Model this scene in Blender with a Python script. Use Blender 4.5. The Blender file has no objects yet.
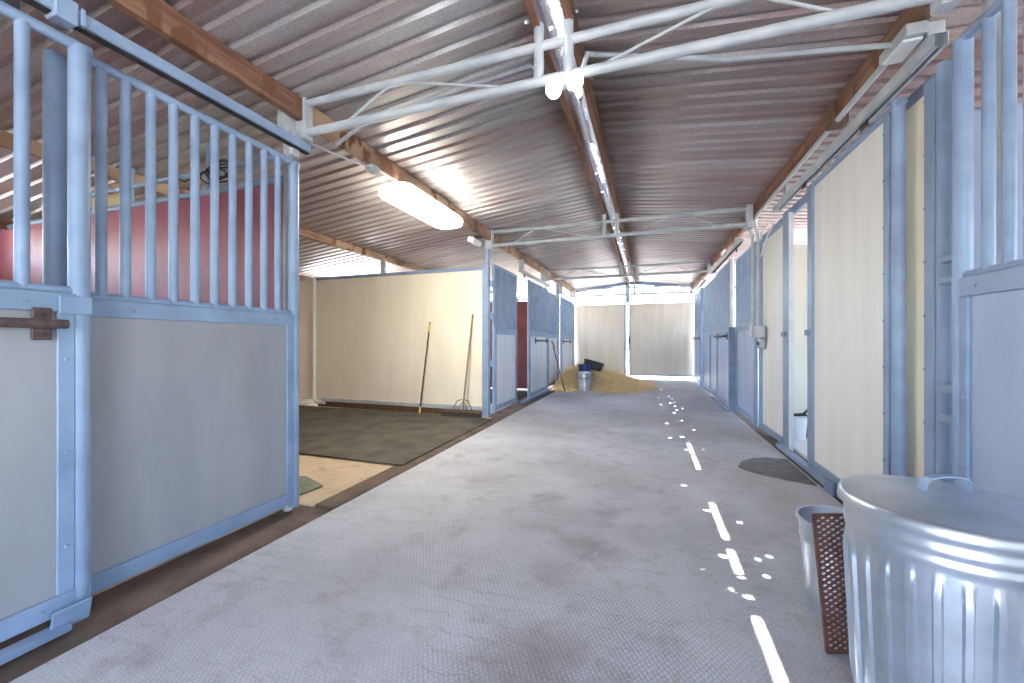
import bpy, bmesh, math, random
from mathutils import Vector, Matrix
random.seed(11)
SC = bpy.context.scene
COL = SC.collection
V = Vector

# ------------------------------------------------------------------ materials
def new_mat(name):
    m = bpy.data.materials.new(name); m.use_nodes = True
    nt = m.node_tree; nt.nodes.clear()
    out = nt.nodes.new('ShaderNodeOutputMaterial')
    b = nt.nodes.new('ShaderNodeBsdfPrincipled')
    nt.links.new(b.outputs[0], out.inputs[0])
    return m, nt, b, out

def N(nt, t, **kw):
    n = nt.nodes.new(t)
    for k, v in kw.items():
        if k.startswith('i_'):
            key = k[2:]
            n.inputs[int(key) if key.isdigit() else key.replace('_', ' ')].default_value = v
        else:
            setattr(n, k, v)
    return n

def lin(r, g, b):
    f = lambda c: ((c/255+0.055)/1.055)**2.4 if c/255 > 0.04045 else c/255/12.92
    return (f(r), f(g), f(b), 1)

def coords(nt, scale=(1, 1, 1), geo=True):
    if geo:
        g = N(nt, 'ShaderNodeNewGeometry'); src = g.outputs['Position']
    else:
        g = N(nt, 'ShaderNodeTexCoord'); src = g.outputs['Object']
    mp = N(nt, 'ShaderNodeMapping'); mp.inputs['Scale'].default_value = scale
    nt.links.new(src, mp.inputs['Vector'])
    return mp.outputs['Vector']

def noise(nt, vec, scale, detail=4, rough=0.55):
    n = N(nt, 'ShaderNodeTexNoise'); n.inputs['Scale'].default_value = scale
    n.inputs['Detail'].default_value = detail; n.inputs['Roughness'].default_value = rough
    nt.links.new(vec, n.inputs['Vector'])
    return n.outputs['Fac']

def ramp(nt, fac, stops):
    r = N(nt, 'ShaderNodeValToRGB'); e = r.color_ramp.elements
    while len(e) < len(stops): e.new(0.5)
    for i, (p, c) in enumerate(stops):
        e[i].position = p; e[i].color = c if len(c) == 4 else (*c, 1)
    nt.links.new(fac, r.inputs[0])
    return r.outputs[0]

def mix(nt, fac, a, b, mode='MIX'):
    m = N(nt, 'ShaderNodeMix', data_type='RGBA', blend_type=mode)
    for sock, val in ((m.inputs[0], fac), (m.inputs[6], a), (m.inputs[7], b)):
        if isinstance(val, (int, float)): sock.default_value = val
        elif isinstance(val, tuple): sock.default_value = val
        else: nt.links.new(val, sock)
    return m.outputs[2]

def bump(nt, b, height, strength=0.2, dist=0.01):
    n = N(nt, 'ShaderNodeBump'); n.inputs['Strength'].default_value = strength
    n.inputs['Distance'].default_value = dist
    nt.links.new(height, n.inputs['Height']); nt.links.new(n.outputs[0], b.inputs['Normal'])

def simple(name, c1, c2, scale=6, rough=0.5, metal=0.0, stretch=(1, 1, 1), bmp=0.08, lo=0.35, hi=0.65, bdist=0.004):
    m, nt, b, o = new_mat(name)
    v = coords(nt, stretch)
    f = noise(nt, v, scale)
    nt.links.new(ramp(nt, f, [(lo, c1), (hi, c2)]), b.inputs['Base Color'])
    b.inputs['Roughness'].default_value = rough; b.inputs['Metallic'].default_value = metal
    if bmp:
        f2 = noise(nt, v, scale*6, 3)
        bump(nt, b, f2, bmp, bdist)
    return m

M = {}
M['steel'] = simple('blue_grey_steel_paint', lin(126, 147, 174), lin(143, 164, 191), 5, 0.44, 0.0, bmp=0.06)
M['steel_pale'] = simple('pale_grey_steel_paint', lin(166, 174, 180), lin(186, 192, 195), 7, 0.45, bmp=0.06)
M['steel_dark'] = simple('dark_blue_steel_paint', lin(110, 128, 156), lin(128, 147, 176), 5, 0.45, bmp=0.06)  # darker blue-grey paint of guides, latches, far posts and gable
M['white_metal'] = simple('white_pipe_paint', lin(215, 218, 216), lin(232, 233, 230), 9, 0.4, bmp=0.04)
M['cream'] = simple('cream_plywood_paint', lin(234, 227, 205), lin(240, 234, 215), 2.2, 0.55, stretch=(3, 3, .5), bmp=0.05)
M['cream_pale'] = simple('pale_cream_board_paint', lin(228, 229, 227), lin(236, 236, 233), 2.0, 0.55, stretch=(4, 4, .4), bmp=0.05)
M['cream_far'] = simple('warm_grey_cream_board_paint', lin(226, 219, 202), lin(236, 230, 216), 2.0, 0.55, stretch=(4, 4, .4), bmp=0.05)
M['board_dimmed'] = simple('dimmed_board_paint', lin(148, 149, 153), lin(160, 161, 165), 1.6, 0.5, stretch=(2, 2, .6), bmp=0.04)  # near-left boards; their dim light is darkened into this grey
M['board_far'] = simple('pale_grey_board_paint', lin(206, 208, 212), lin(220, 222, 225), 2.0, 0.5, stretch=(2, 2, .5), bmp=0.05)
M['board_blue'] = simple('blue_grey_board_paint', lin(156, 170, 198), lin(172, 185, 212), 2.0, 0.5, stretch=(2, 2, .5), bmp=0.05)
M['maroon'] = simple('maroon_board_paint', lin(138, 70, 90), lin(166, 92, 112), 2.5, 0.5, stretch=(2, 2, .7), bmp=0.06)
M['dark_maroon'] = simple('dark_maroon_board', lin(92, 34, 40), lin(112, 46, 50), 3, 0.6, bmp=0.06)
M['rust'] = simple('rusty_pipe', lin(78, 66, 66), lin(112, 92, 86), 30, 0.65, 0.4, bmp=0.25)
M['black'] = simple('black_rubber', lin(30, 30, 32), lin(46, 46, 46), 20, 0.7, bmp=0.2)
M['black_iron'] = simple('dark_iron', lin(52, 54, 58), lin(78, 80, 84), 12, 0.5, 0.5, bmp=0.1)
M['mat'] = simple('stall_mat_rubber', lin(62, 60, 54), lin(92, 88, 78), 3.5, 0.8, bmp=0.35)
M['mat_green'] = simple('worn_green_mat', lin(92, 104, 88), lin(122, 130, 110), 12, 0.85, bmp=0.4)
M['mat_grey'] = simple('worn_grey_mat', lin(92, 92, 96), lin(116, 115, 118), 14, 0.85, bmp=0.35)
M['wood_pale'] = simple('weathered_handle_wood', lin(128, 100, 72), lin(160, 130, 96), 8, 0.65, stretch=(6, 6, .6), bmp=0.1)
M['wood_dark'] = simple('dark_handle_wood', lin(74, 56, 44), lin(104, 80, 58), 8, 0.6, stretch=(6, 6, .6), bmp=0.1)
M['yellow'] = simple('yellow_grip', lin(206, 178, 92), lin(226, 202, 120), 12, 0.5)
M['brown_mesh'] = simple('brown_coated_wire', lin(96, 62, 56), lin(124, 82, 72), 22, 0.5, 0.1, bmp=0.1)
M['white_plastic'] = simple('white_plastic', lin(228, 230, 226), lin(240, 240, 236), 8, 0.4, bmp=0.03)
M['grey_plastic'] = simple('grey_outlet_plastic', lin(170, 178, 188), lin(190, 196, 204), 10, 0.45, bmp=0.03)
M['blue_plastic'] = simple('blue_plastic', lin(28, 52, 110), lin(40, 68, 134), 8, 0.35, bmp=0.03)
M['black_plastic'] = simple('black_tub_plastic', lin(14, 18, 22), lin(26, 31, 36), 8, 0.55, bmp=0.05)
M['cardboard'] = simple('brown_cardboard', lin(120, 84, 64), lin(140, 100, 78), 8, 0.8, bmp=0.05)
M['bristle'] = simple('broom_bristle', lin(60, 58, 58), lin(96, 92, 88), 60, 0.8, bmp=0.4)
M['straw'] = simple('straw', lin(226, 202, 152), lin(246, 228, 184), 14, 0.8, bmp=0.2)
M['straw_floor'] = simple('straw_mound', lin(212, 184, 132), lin(238, 216, 168), 30, 0.9, bmp=0.8, bdist=.02)
M['tan'] = simple('tan_plywood', lin(190, 168, 120), lin(208, 186, 140), 6, 0.6)
M['dirt'] = simple('stall_dirt', lin(76, 63, 54), lin(112, 95, 82), 4, 0.95, bmp=0.6, bdist=.02)
M['earth'] = simple('pale_ranch_earth', lin(164, 162, 158), lin(182, 180, 176), 0.6, 0.95, bmp=0.3, bdist=.02)

# galvanised steel with spangle
def galv(name, base, rough, sc=28, metal=0.9):
    m, nt, b, o = new_mat(name)
    v = coords(nt)
    vo = N(nt, 'ShaderNodeTexVoronoi'); vo.inputs['Scale'].default_value = sc
    nt.links.new(v, vo.inputs['Vector'])
    f = noise(nt, v, 6, 5)
    c = ramp(nt, f, [(0.3, tuple(x*.72 for x in base[:3])), (0.7, base)])
    sep = N(nt, 'ShaderNodeSeparateColor'); nt.links.new(vo.outputs['Color'], sep.inputs[0])
    c2 = mix(nt, 0.07, c, ramp(nt, sep.outputs[0], [(0, (.35, .36, .38)), (1, (.9, .92, .95))]), 'OVERLAY')
    nt.links.new(c2, b.inputs['Base Color'])
    b.inputs['Metallic'].default_value = metal
    mr = N(nt, 'ShaderNodeMapRange'); mr.inputs[3].default_value = rough-.02; mr.inputs[4].default_value = rough+.04
    nt.links.new(sep.outputs[1], mr.inputs[0]); nt.links.new(mr.outputs[0], b.inputs['Roughness'])
    f2 = noise(nt, v, 9, 3)
    bump(nt, b, f2, 0.05, 0.01)
    return m
M['galv'] = galv('galvanised_can_steel', (.70, .77, .86, 1), .32, 55)
M['galv_dull'] = galv('dull_galvanised_steel', (.62, .65, .68, 1), .42, 40)

def foil(holes):
    m, nt, b, o = new_mat('crinkled_foil')
    v = coords(nt, (1, 1, 1))
    b.inputs['Base Color'].default_value = (.82, .86, .92, 1)
    b.inputs['Metallic'].default_value = .95; b.inputs['Roughness'].default_value = .22
    bump(nt, b, noise(nt, v, 16, 5, .7), .7, .03)
    pierce(nt, b, o, holes)
    return m

def wood_beam(name, pale):
    m, nt, b, o = new_mat(name)
    v = coords(nt, (14, .55, 14))
    f = noise(nt, v, 2.2, 6, .6)
    c = ramp(nt, f, [(.28, lin(84, 54, 42)), (.5, lin(118, 82, 62)), (.72, lin(150, 114, 86))])
    v2 = coords(nt, (1.2, .9, 1.2))
    g = noise(nt, v2, 1.1, 3)
    c = mix(nt, ramp(nt, g, [(.62-.32*pale, (0, 0, 0)), (.8-.3*pale, (pale, pale, pale))]), c, lin(176, 150, 122), 'MIX')
    v3 = coords(nt, (3, 6, 3))
    k = noise(nt, v3, 1.3, 2)
    c = mix(nt, ramp(nt, k, [(.58, (0, 0, 0)), (.64, (1, 1, 1))]), c, lin(110, 72, 48), 'MIX')
    nt.links.new(c, b.inputs['Base Color']); b.inputs['Roughness'].default_value = .7
    bump(nt, b, f, .3, .006)
    return m
M['beam'] = wood_beam('rough_sawn_beam', .25)
M['beam_pale'] = wood_beam('weathered_beam', .9)

# roof sheets: galvanised panels, some with a red oxide tint; holes = nail holes open to the sky
def roof_mat(name, holes=()):
    m, nt, b, out = new_mat(name)
    geo = N(nt, 'ShaderNodeNewGeometry')
    sep = N(nt, 'ShaderNodeSeparateXYZ'); nt.links.new(geo.outputs['Position'], sep.inputs[0])
    # sheet index along Y
    dv = N(nt, 'ShaderNodeMath', operation='DIVIDE'); dv.inputs[1].default_value = .68
    nt.links.new(sep.outputs['Y'], dv.inputs[0])
    fl = N(nt, 'ShaderNodeMath', operation='FLOOR'); nt.links.new(dv.outputs[0], fl.inputs[0])
    wn = N(nt, 'ShaderNodeTexWhiteNoise', noise_dimensions='1D'); nt.links.new(fl.outputs[0], wn.inputs['W'])
    v = coords(nt, (.35, 3.2, 1))
    f1 = noise(nt, v, 1.5, 5, .6)
    vs = coords(nt, (1, 1, 1))
    f2 = noise(nt, vs, 95, 2, .7)
    grey = ramp(nt, wn.outputs['Value'], [(0, lin(162, 160, 158)), (1, lin(196, 196, 195))])
    grey = mix(nt, .5, grey, ramp(nt, f2, [(.3, (.18, .18, .18)), (.7, (.62, .62, .62))]), 'OVERLAY')
    # red oxide tint: stronger towards the eaves over both rows of stalls
    mr = N(nt, 'ShaderNodeMapRange'); mr.inputs[1].default_value = -.2; mr.inputs[2].default_value = 2.0
    mr.inputs[3].default_value = .06; mr.inputs[4].default_value = .48
    nt.links.new(sep.outputs['X'], mr.inputs[0])
    ad = N(nt, 'ShaderNodeMath', operation='ADD', use_clamp=True); nt.links.new(mr.outputs[0], ad.inputs[0])
    fr = N(nt, 'ShaderNodeMapRange'); fr.inputs[1].default_value = .42; fr.inputs[2].default_value = .66
    fr.inputs[3].default_value = 0; fr.inputs[4].default_value = .42
    nt.links.new(f1, fr.inputs[0]); nt.links.new(fr.outputs[0], ad.inputs[1])
    col = mix(nt, ad.outputs[0], grey, lin(140, 88, 80))
    nt.links.new(col, b.inputs['Base Color'])
    b.inputs['Metallic'].default_value = .42; b.inputs['Roughness'].default_value = .38
    bump(nt, b, noise(nt, coords(nt, (1, .5, 1)), 5, 3), .12, .01)
    if holes: pierce(nt, b, out, holes)
    return m

def pierce(nt, b, out, holes):
    if True:
        sep = N(nt, 'ShaderNodeSeparateXYZ'); geo = N(nt, 'ShaderNodeNewGeometry'); nt.links.new(geo.outputs['Position'], sep.inputs[0])
        c = N(nt, 'ShaderNodeCombineXYZ')
        cur = None
        for (hx, hy, hr) in holes:
            nt.links.new(sep.outputs['X'], c.inputs[0]); nt.links.new(sep.outputs['Y'], c.inputs[1])
            d = N(nt, 'ShaderNodeVectorMath', operation='DISTANCE'); nt.links.new(c.outputs[0], d.inputs[0])
            d.inputs[1].default_value = (hx, hy, 0)
            l = N(nt, 'ShaderNodeMath', operation='LESS_THAN'); l.inputs[1].default_value = hr
            nt.links.new(d.outputs['Value'], l.inputs[0])
            if cur is None: cur = l.outputs[0]
            else:
                mx = N(nt, 'ShaderNodeMath', operation='MAXIMUM')
                nt.links.new(cur, mx.inputs[0]); nt.links.new(l.outputs[0], mx.inputs[1]); cur = mx.outputs[0]
        tr = N(nt, 'ShaderNodeBsdfTransparent'); ms = N(nt, 'ShaderNodeMixShader')
        nt.links.new(cur, ms.inputs[0]); nt.links.new(b.outputs[0], ms.inputs[1]); nt.links.new(tr.outputs[0], ms.inputs[2])
        nt.links.new(ms.outputs[0], out.inputs[0])

def concrete(name, c_a, c_b, c_c, stain, spots=()):
    m, nt, b, o = new_mat(name)
    v = coords(nt)
    f = noise(nt, v, .9, 6, .62)
    c = ramp(nt, f, [(.3, c_a), (.5, c_b), (.7, c_c)])
    f2 = noise(nt, v, 5, 6, .7)
    c = mix(nt, ramp(nt, f2, [(.52, (0, 0, 0)), (.72, (.55, .55, .55))]), c, stain)
    f3 = noise(nt, v, 110, 3, .75)
    c = mix(nt, .45, c, ramp(nt, f3, [(.3, (.25, .25, .25)), (.7, (.75, .75, .75))]), 'OVERLAY')
    def wave(rot, sc, dist=1.2):
        mp = N(nt, 'ShaderNodeMapping'); mp.inputs['Rotation'].default_value = (0, 0, rot)
        g = N(nt, 'ShaderNodeNewGeometry'); nt.links.new(g.outputs['Position'], mp.inputs['Vector'])
        w = N(nt, 'ShaderNodeTexWave', wave_type='BANDS', bands_direction='X'); w.inputs['Scale'].default_value = sc
        w.inputs['Distortion'].default_value = dist; w.inputs['Detail'].default_value = 2; w.inputs['Detail Scale'].default_value = 4
        nt.links.new(mp.outputs[0], w.inputs['Vector']); return w.outputs['Fac']
    def mul(a, b_, op='MULTIPLY'):
        m_ = N(nt, 'ShaderNodeMath', operation=op)
        for k_, q in enumerate((a, b_)):
            if isinstance(q, (int, float)): m_.inputs[k_].default_value = q
            else: nt.links.new(q, m_.inputs[k_])
        return m_.outputs[0]
    hatch = mul(wave(.65, 19), wave(-.55, 19))
    wear = ramp(nt, noise(nt, v, 1.1, 4), [(.36, (.15, .15, .15)), (.56, (1, 1, 1))])
    hatch = mul(hatch, wear)
    rows = ramp(nt, wave(1.50, 3.6, 3.2), [(.0, (1, 1, 1)), (.10, (0, 0, 0))])      # tamper lines across the aisle
    rows = mul(rows, ramp(nt, noise(nt, v, 2.3, 5, .7), [(.46, (0, 0, 0)), (.6, (1, 1, 1))]))
    c = mix(nt, mul(rows, .28), c, stain)
    c = mix(nt, mul(ramp(nt, hatch, [(.0, (1, 1, 1)), (.22, (0, 0, 0))]), mul(wear, .38)), c, stain)
    # stains with ragged edges
    cn = N(nt, 'ShaderNodeNewGeometry')
    rag = noise(nt, v, 7, 5, .7)
    for (sx, sy, sr, amt) in spots:
        d = N(nt, 'ShaderNodeVectorMath', operation='DISTANCE'); nt.links.new(cn.outputs['Position'], d.inputs[0]); d.inputs[1].default_value = (sx, sy, 0)
        q = mul(d.outputs['Value'], mul(mul(rag, -1.5), sr*1.0), 'ADD')
        k2 = N(nt, 'ShaderNodeMapRange', interpolation_type='SMOOTHSTEP'); k2.inputs[1].default_value = sr*.5; k2.inputs[2].default_value = -sr*.5
        k2.inputs[3].default_value = 0; k2.inputs[4].default_value = amt*.55
        nt.links.new(q, k2.inputs[0])
        c = mix(nt, k2.outputs[0], c, lin(112, 96, 92))
    nt.links.new(c, b.inputs['Base Color'])
    b.inputs['Roughness'].default_value = .62
    h = mul(mul(hatch, .6), mul(f3, .5), 'ADD')
    h = mul(h, mul(rows, -.5), 'ADD')
    bump(nt, b, h, .55, .009)
    return m
M['concrete'] = concrete('stamped_concrete', lin(158, 160, 166), lin(182, 185, 192), lin(202, 206, 213), lin(132, 122, 118),
    [(-.35, 2.15, .16, .8), (-.20, 2.10, .14, .5), (-.42, 1.30, .22, .75), (-.30, 1.42, .16, .5), (-.66, 2.75, .12, .6), (-.25, 2.6, .09, .7), (.55, 1.55, .2, .3), (-1.2, 2.9, .3, .35), (-.45, 1.85, .13, .55)])
M['concrete_tan'] = concrete('dusty_tan_concrete', lin(170, 152, 122), lin(196, 178, 148), lin(212, 196, 168), lin(132, 112, 88))

def emit(name, col, s):
    m, nt, b, o = new_mat(name)
    b.inputs['Base Color'].default_value = (.9, .9, .88, 1)
    b.inputs['Emission Color'].default_value = col; b.inputs['Emission Strength'].default_value = s
    return m
M['tube_light'] = emit('lit_diffuser', (1, .94, .83, 1), 27)
M['bulb'] = emit('lit_bulb', (1, .97, .93, 1), 3)

# ------------------------------------------------------------------ mesh building
class MB:
    def __init__(s): s.v = []; s.f = []
    def add(s, vs, fs):
        o = len(s.v); s.v += [tuple(p) for p in vs]; s.f += [tuple(i+o for i in f) for f in fs]; return s
    def _bm(s, bm):
        bm.verts.index_update()
        s.add([v.co[:] for v in bm.verts], [[v.index for v in f.verts] for f in bm.faces]); bm.free(); return s
    def box(s, x0, x1, y0, y1, z0, z1, bev=.003, rot=None):
        c = V(((x0+x1)/2, (y0+y1)/2, (z0+z1)/2)); sz = (abs(x1-x0), abs(y1-y0), abs(z1-z0))
        return s.obox(c, sz, rot or Matrix.Identity(3), bev)
    def obox(s, c, sz, rot, bev=.003, seg=1):
        bm = bmesh.new(); bmesh.ops.create_cube(bm, size=1)
        for v in bm.verts: v.co = V((v.co.x*sz[0], v.co.y*sz[1], v.co.z*sz[2]))
        bev = min(bev, min(sz)*.4)
        if bev > 0: bmesh.ops.bevel(bm, geom=bm.edges[:], offset=bev, segments=seg, affect='EDGES', profile=.5)
        for v in bm.verts: v.co = rot @ v.co + V(c)
        return s._bm(bm)
    def pipe(s, a, b, r, n=14, r2=None):
        return s.tube([a, b], r, n, r2)
    def tube(s, pts, r, n=10, r2=None):
        pts = [V(p) for p in pts]; k = len(pts); vs = []; fs = []
        t0 = (pts[1]-pts[0]).normalized()
        up = V((0, 0, 1)) if abs(t0.z) < .9 else V((1, 0, 0))
        u = t0.cross(up).normalized(); pt = t0
        for i, p in enumerate(pts):
            t = (pts[min(i+1, k-1)]-pts[max(i-1, 0)]).normalized()
            q = pt.rotation_difference(t); u = (q @ u); u = (u - t*u.dot(t)).normalized(); w = t.cross(u); pt = t
            rr = r if r2 is None else r+(r2-r)*i/(k-1)
            for j in range(n):
                a = 2*math.pi*j/n; vs.append(p+u*math.cos(a)*rr+w*math.sin(a)*rr)
        for i in range(k-1):
            for j in range(n):
                fs.append((i*n+j, i*n+(j+1) % n, (i+1)*n+(j+1) % n, (i+1)*n+j))
        fs.append(tuple(range(n))[::-1]); fs.append(tuple((k-1)*n+j for j in range(n)))
        return s.add(vs, fs)
    def lathe(s, prof, c, n=40, axis='Z', fn=None):
        vs = []; fs = []; m = len(prof)
        for i, (r, z) in enumerate(prof):
            for j in range(n):
                a = 2*math.pi*j/n; rr = r if fn is None else fn(r, z, a)
                p = V((rr*math.cos(a), rr*math.sin(a), z))
                if axis == 'X': p = V((p.z, p.x, p.y))
                vs.append(p+V(c))
        for i in range(m-1):
            for j in range(n):
                fs.append((i*n+j, i*n+(j+1) % n, (i+1)*n+(j+1) % n, (i+1)*n+j))
        return s.add(vs, fs)
    def bolt(s, p, nrm, r=.009, h=.006):
        p = V(p); nrm = V(nrm)
        return s.tube([p-nrm*.002, p+nrm*h*.6, p+nrm*h], r, 8, r*.6)

ORG = {}
def build(name, mb, mat, parent=None, origin=None, ang=35, recalc=True):
    me = bpy.data.meshes.new(name)
    if parent is not None: off = ORG[parent.name]
    else:
        if origin is None:
            xs = [p[0] for p in mb.v]; ys = [p[1] for p in mb.v]; zs = [p[2] for p in mb.v]
            origin = ((min(xs)+max(xs))/2, (min(ys)+max(ys))/2, min(zs))
        off = V(origin)
    me.from_pydata([(V(p)-off)[:] for p in mb.v], [], mb.f)
    if recalc:
        bm = bmesh.new(); bm.from_mesh(me); bmesh.ops.recalc_face_normals(bm, faces=bm.faces[:]); bm.to_mesh(me); bm.free()
    me.polygons.foreach_set('use_smooth', [True]*len(me.polygons))
    me.set_sharp_from_angle(angle=math.radians(ang))
    me.materials.append(M[mat] if isinstance(mat, str) else mat)
    o = bpy.data.objects.new(name, me); COL.objects.link(o)
    if parent is not None: o.parent = parent; ORG[o.name] = ORG[parent.name]
    else: o.location = off; ORG[o.name] = off
    return o

def tag(o, label, cat, group=None, kind=None):
    o['label'] = label; o['category'] = cat; o['kind'] = kind or 'thing'
    if group: o['group'] = group
    return o
def thing(name, label, cat, loc, group=None):
    o = bpy.data.objects.new(name, None); COL.objects.link(o); o.location = loc; o.empty_display_size = .1
    ORG[o.name] = V(loc)
    return tag(o, label, cat, group)
def struct(name, mb, mat, label=None, **kw):
    o = build(name, mb, mat, **kw); o['kind'] = 'structure'
    if label: o['label'] = label
    return o

# ------------------------------------------------------------------ dimensions (metres; aisle runs along +Y)
XL, XR = -2.2, 1.346
RIDGE, ZR, SL = -.48, 2.90, .112
Y0, Y1 = -2.6, 12.5
def roof_z(x): return ZR - SL*abs(x-RIDGE)
SUNX = .308   # sideways travel of the sunbeam per metre of fall (towards +X)

# ------------------------------------------------------------------ ground, floor, roof, outer walls
struct('ground', MB().box(-45, 45, -45, 60, -.35, -.06, 0), 'earth')
M['shavings'] = simple('stall_shavings', lin(186, 178, 166), lin(208, 200, 188), 9, 0.95, bmp=0.5, bdist=.02)
struct('floor_stalls', MB().box(-6.1, -2.3, Y0, Y1-.1, -.06, -.02, 0).box(1.4, 4.95, Y0, Y1-.1, -.06, -.02, 0), 'shavings')
struct('floor_gutter', MB().box(-2.3, -1.95, Y0, Y1-.1, -.06, -.015, 0).box(1.2, 1.4, Y0, Y1-.1, -.06, -.015, 0), 'dirt')
fl = MB()
fl.box(-1.96, 1.24, Y0, Y1-.1, -.05, 0, .008)
struct('floor', fl, 'concrete')
struct('floor_bay', MB().box(-6.05, -2.14, 2.1, 5.36, -.05, -.002, .006), 'concrete_tan')
struct('floor_room', MB().box(1.42, 4.8, 2.5, 5.46, -.05, .005, .004), 'cream_pale')

def sheet(xs, open_cells=()):
    mb = MB(); pitch = .136; prof = []
    y = Y0-.3
    while y < Y1+.25:
        prof += [(y, 0), (y+.066, 0), (y+.080, .021), (y+.108, .021), (y+.122, 0)]; y += pitch
    vs = [(x, yy, roof_z(x)+h) for x in xs for (yy, h) in prof]; fs = []
    k = len(prof); n = len(xs)
    for i in range(n-1):
        for j in range(k-1):
            if any(i == ci and ya < prof[j][0] < yb for ci, ya, yb in open_cells): continue     # unseen roof openings added over the stalls to brighten the aisle
            fs.append((i*k+j, i*k+j+1, (i+1)*k+j+1, (i+1)*k+j))   # faces look down
    mb.add(vs, fs); return mb

FLOOR_DOTS = [(0.249, 3.305), (0.335, 2.862), (0.493, 2.737), (0.345, 2.28), (0.261, 2.128), (0.5, 2.303), (0.579, 2.353), (0.502, 2.151),
  (0.349, 1.989), (0.394, 3.779), (0.484, 4.467), (0.335, 4.401), (0.232, 4.891), (0.318, 4.978), (0.478, 5.411), (0.433, 6.002),
  (0.225, 5.739), (0.359, 6.634), (0.35, 7.637), (0.419, 6.908), (0.484, 7.124), (0.465, 7.77), (0.369, 8.526), (0.186, 8.292),
  (0.198, 7.448), (0.426, 8.265), (0.292, 9.469), (0.419, 7.306)]
holes = []
for (fx, fy) in FLOOR_DOTS:
    x = fx-SUNX*2.86; x = fx-SUNX*(roof_z(x)+.02)
    for (q0, q1) in ((-.645, -.545), (-.475, -.375)):      # nails sit clear of the two ridge beams
        if q0 < x < q1: x = q0 if x-q0 < q1-x else q1
    holes.append((x, fy, random.uniform(.011, .017)+(.006 if fy > 4.8 else 0)))
M['roof'] = roof_mat('corrugated_roof')
M['roof_holes'] = roof_mat('corrugated_roof_with_nail_holes', holes)
M['foil'] = foil(holes)
ceil = MB()
for xs, oc in (((-6.5, -5.5, -3.7, -2.4, -1.25, -.545), ((1, 9.2, 12.0),)), ((-.415, .35, 1.6, 2.3, 4.2, 5.4), ((3, 6.3, 8.3), (3, 8.7, 12.0)))):
    m_ = sheet(xs, oc); ceil.add(m_.v, m_.f)
co = struct('ceiling', ceil, 'roof', label='corrugated metal roof underside with rusty red tint', origin=(0, 0, 0), recalc=False)
co.data.materials.append(M['roof_holes'])
cen = [(p.center.x) for p in co.data.polygons]
for p, cx_ in zip(co.data.polygons, cen):
    if -1.25 < cx_ < .35: p.material_index = 1
so = co.modifiers.new('thick', 'SOLIDIFY'); so.thickness = .0016; so.offset = -1

# ridge cap: lapped strips of shiny flashing with open slots that let the sun in
cap = thing('ridge_cap', 'crinkled silver ridge flashing between the two centre beams', 'ridge cap', (RIDGE, 5, 2.93))
SLOTS = [(1.46, 1.818), (1.942, 2.362), (2.481, 3.007), (3.813, 4.19), (4.263, 4.70)]
def capstrip(x0, x1, y0, y1):
    n = max(2, int((y1-y0)/.07)); vs = []; fs = []
    xs = [x0+(x1-x0)*i/5 for i in range(6)]
    for j in range(n+1):
        y = y0+(y1-y0)*j/n
        for x in xs:
            vs.append((x, y, 2.945-.16*abs(x-RIDGE)+random.uniform(-.004, .004)))
    for j in range(n):
        for i in range(5): fs.append((j*6+i, j*6+i+1, (j+1)*6+i+1, (j+1)*6+i))
    return MB().add(vs, fs)
# left skirt, right sheet, and the bridging pieces between slots (slot 2 cm wide at x = -0.50)
SX0, SX1 = -.513, -.489
a = capstrip(-.70, SX0, Y0-.2, Y1+.2); b_ = capstrip(SX1, -.26, Y0-.2, Y1+.2)
mbc = MB().add(a.v, a.f).add(b_.v, b_.f)
edges = [Y0-.2] + [e for s_ in SLOTS for e in s_] + [Y1+.2]
for i in range(0, len(edges), 2):
    q = capstrip(SX0-.012, SX1+.012, edges[i], edges[i+1]); mbc.add([(x, y, z+.003) for x, y, z in q.v], q.f)
o = build('flashing', mbc, 'foil', cap, ang=60)
s2 = o.modifiers.new('thick', 'SOLIDIFY'); s2.thickness = .0012

# outer walls
wl = MB()
wl.box(-6.2, -6.1, Y0, 1.86, -.06, 1.9, 0).box(-6.2, -6.1, 1.98, 5.4, -.06, 2.265, 0).box(-6.2, -6.1, 5.4, Y1, -.06, 1.0, 0)  # far-stall side kept low, unseen, to let in more daylight
for y in (-2.5, 1.86, 1.98, 5.4, 8.8, 12.3): wl.box(-6.2, -6.1, y-.04, y+.04, -.06, 2.27, 0)
struct('wall_left', wl, 'cream', label='cream outer wall of the stalls with open eaves')
wr = MB().box(4.9, 5.0, Y0, 5.6, -.06, .95, 0)  # unseen far-stall side left open to brighten the aisle
for y in (-2.5, 2.4, 5.6, 8.8, 12.3): wr.box(4.9, 5.0, y-.04, y+.04, -.06, 2.28, 0)
struct('wall_right', wr, 'cream', label='cream outer wall of the stalls with open upper half')
struct('wall_back_unseen', MB().box(-6.1, -1.5, Y0-.06, Y0, -.06, 2.25, 0).box(.9, 4.9, Y0-.06, Y0, -.06, 2.25, 0).box(-4, 3, Y0-.06, Y0, 2.2, 2.5, 0), 'cream', label='unseen cream end walls added to narrow the open barn entrance')  # added behind the camera to cut daylight on the near stalls
wf = MB().box(-6.1, -2.27, 12.38, 12.46, -.06, 2.25, 0).box(1.24, 4.9, 12.38, 12.46, -.06, 2.25, 0)
struct('wall_far', wf, 'cream')
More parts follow.
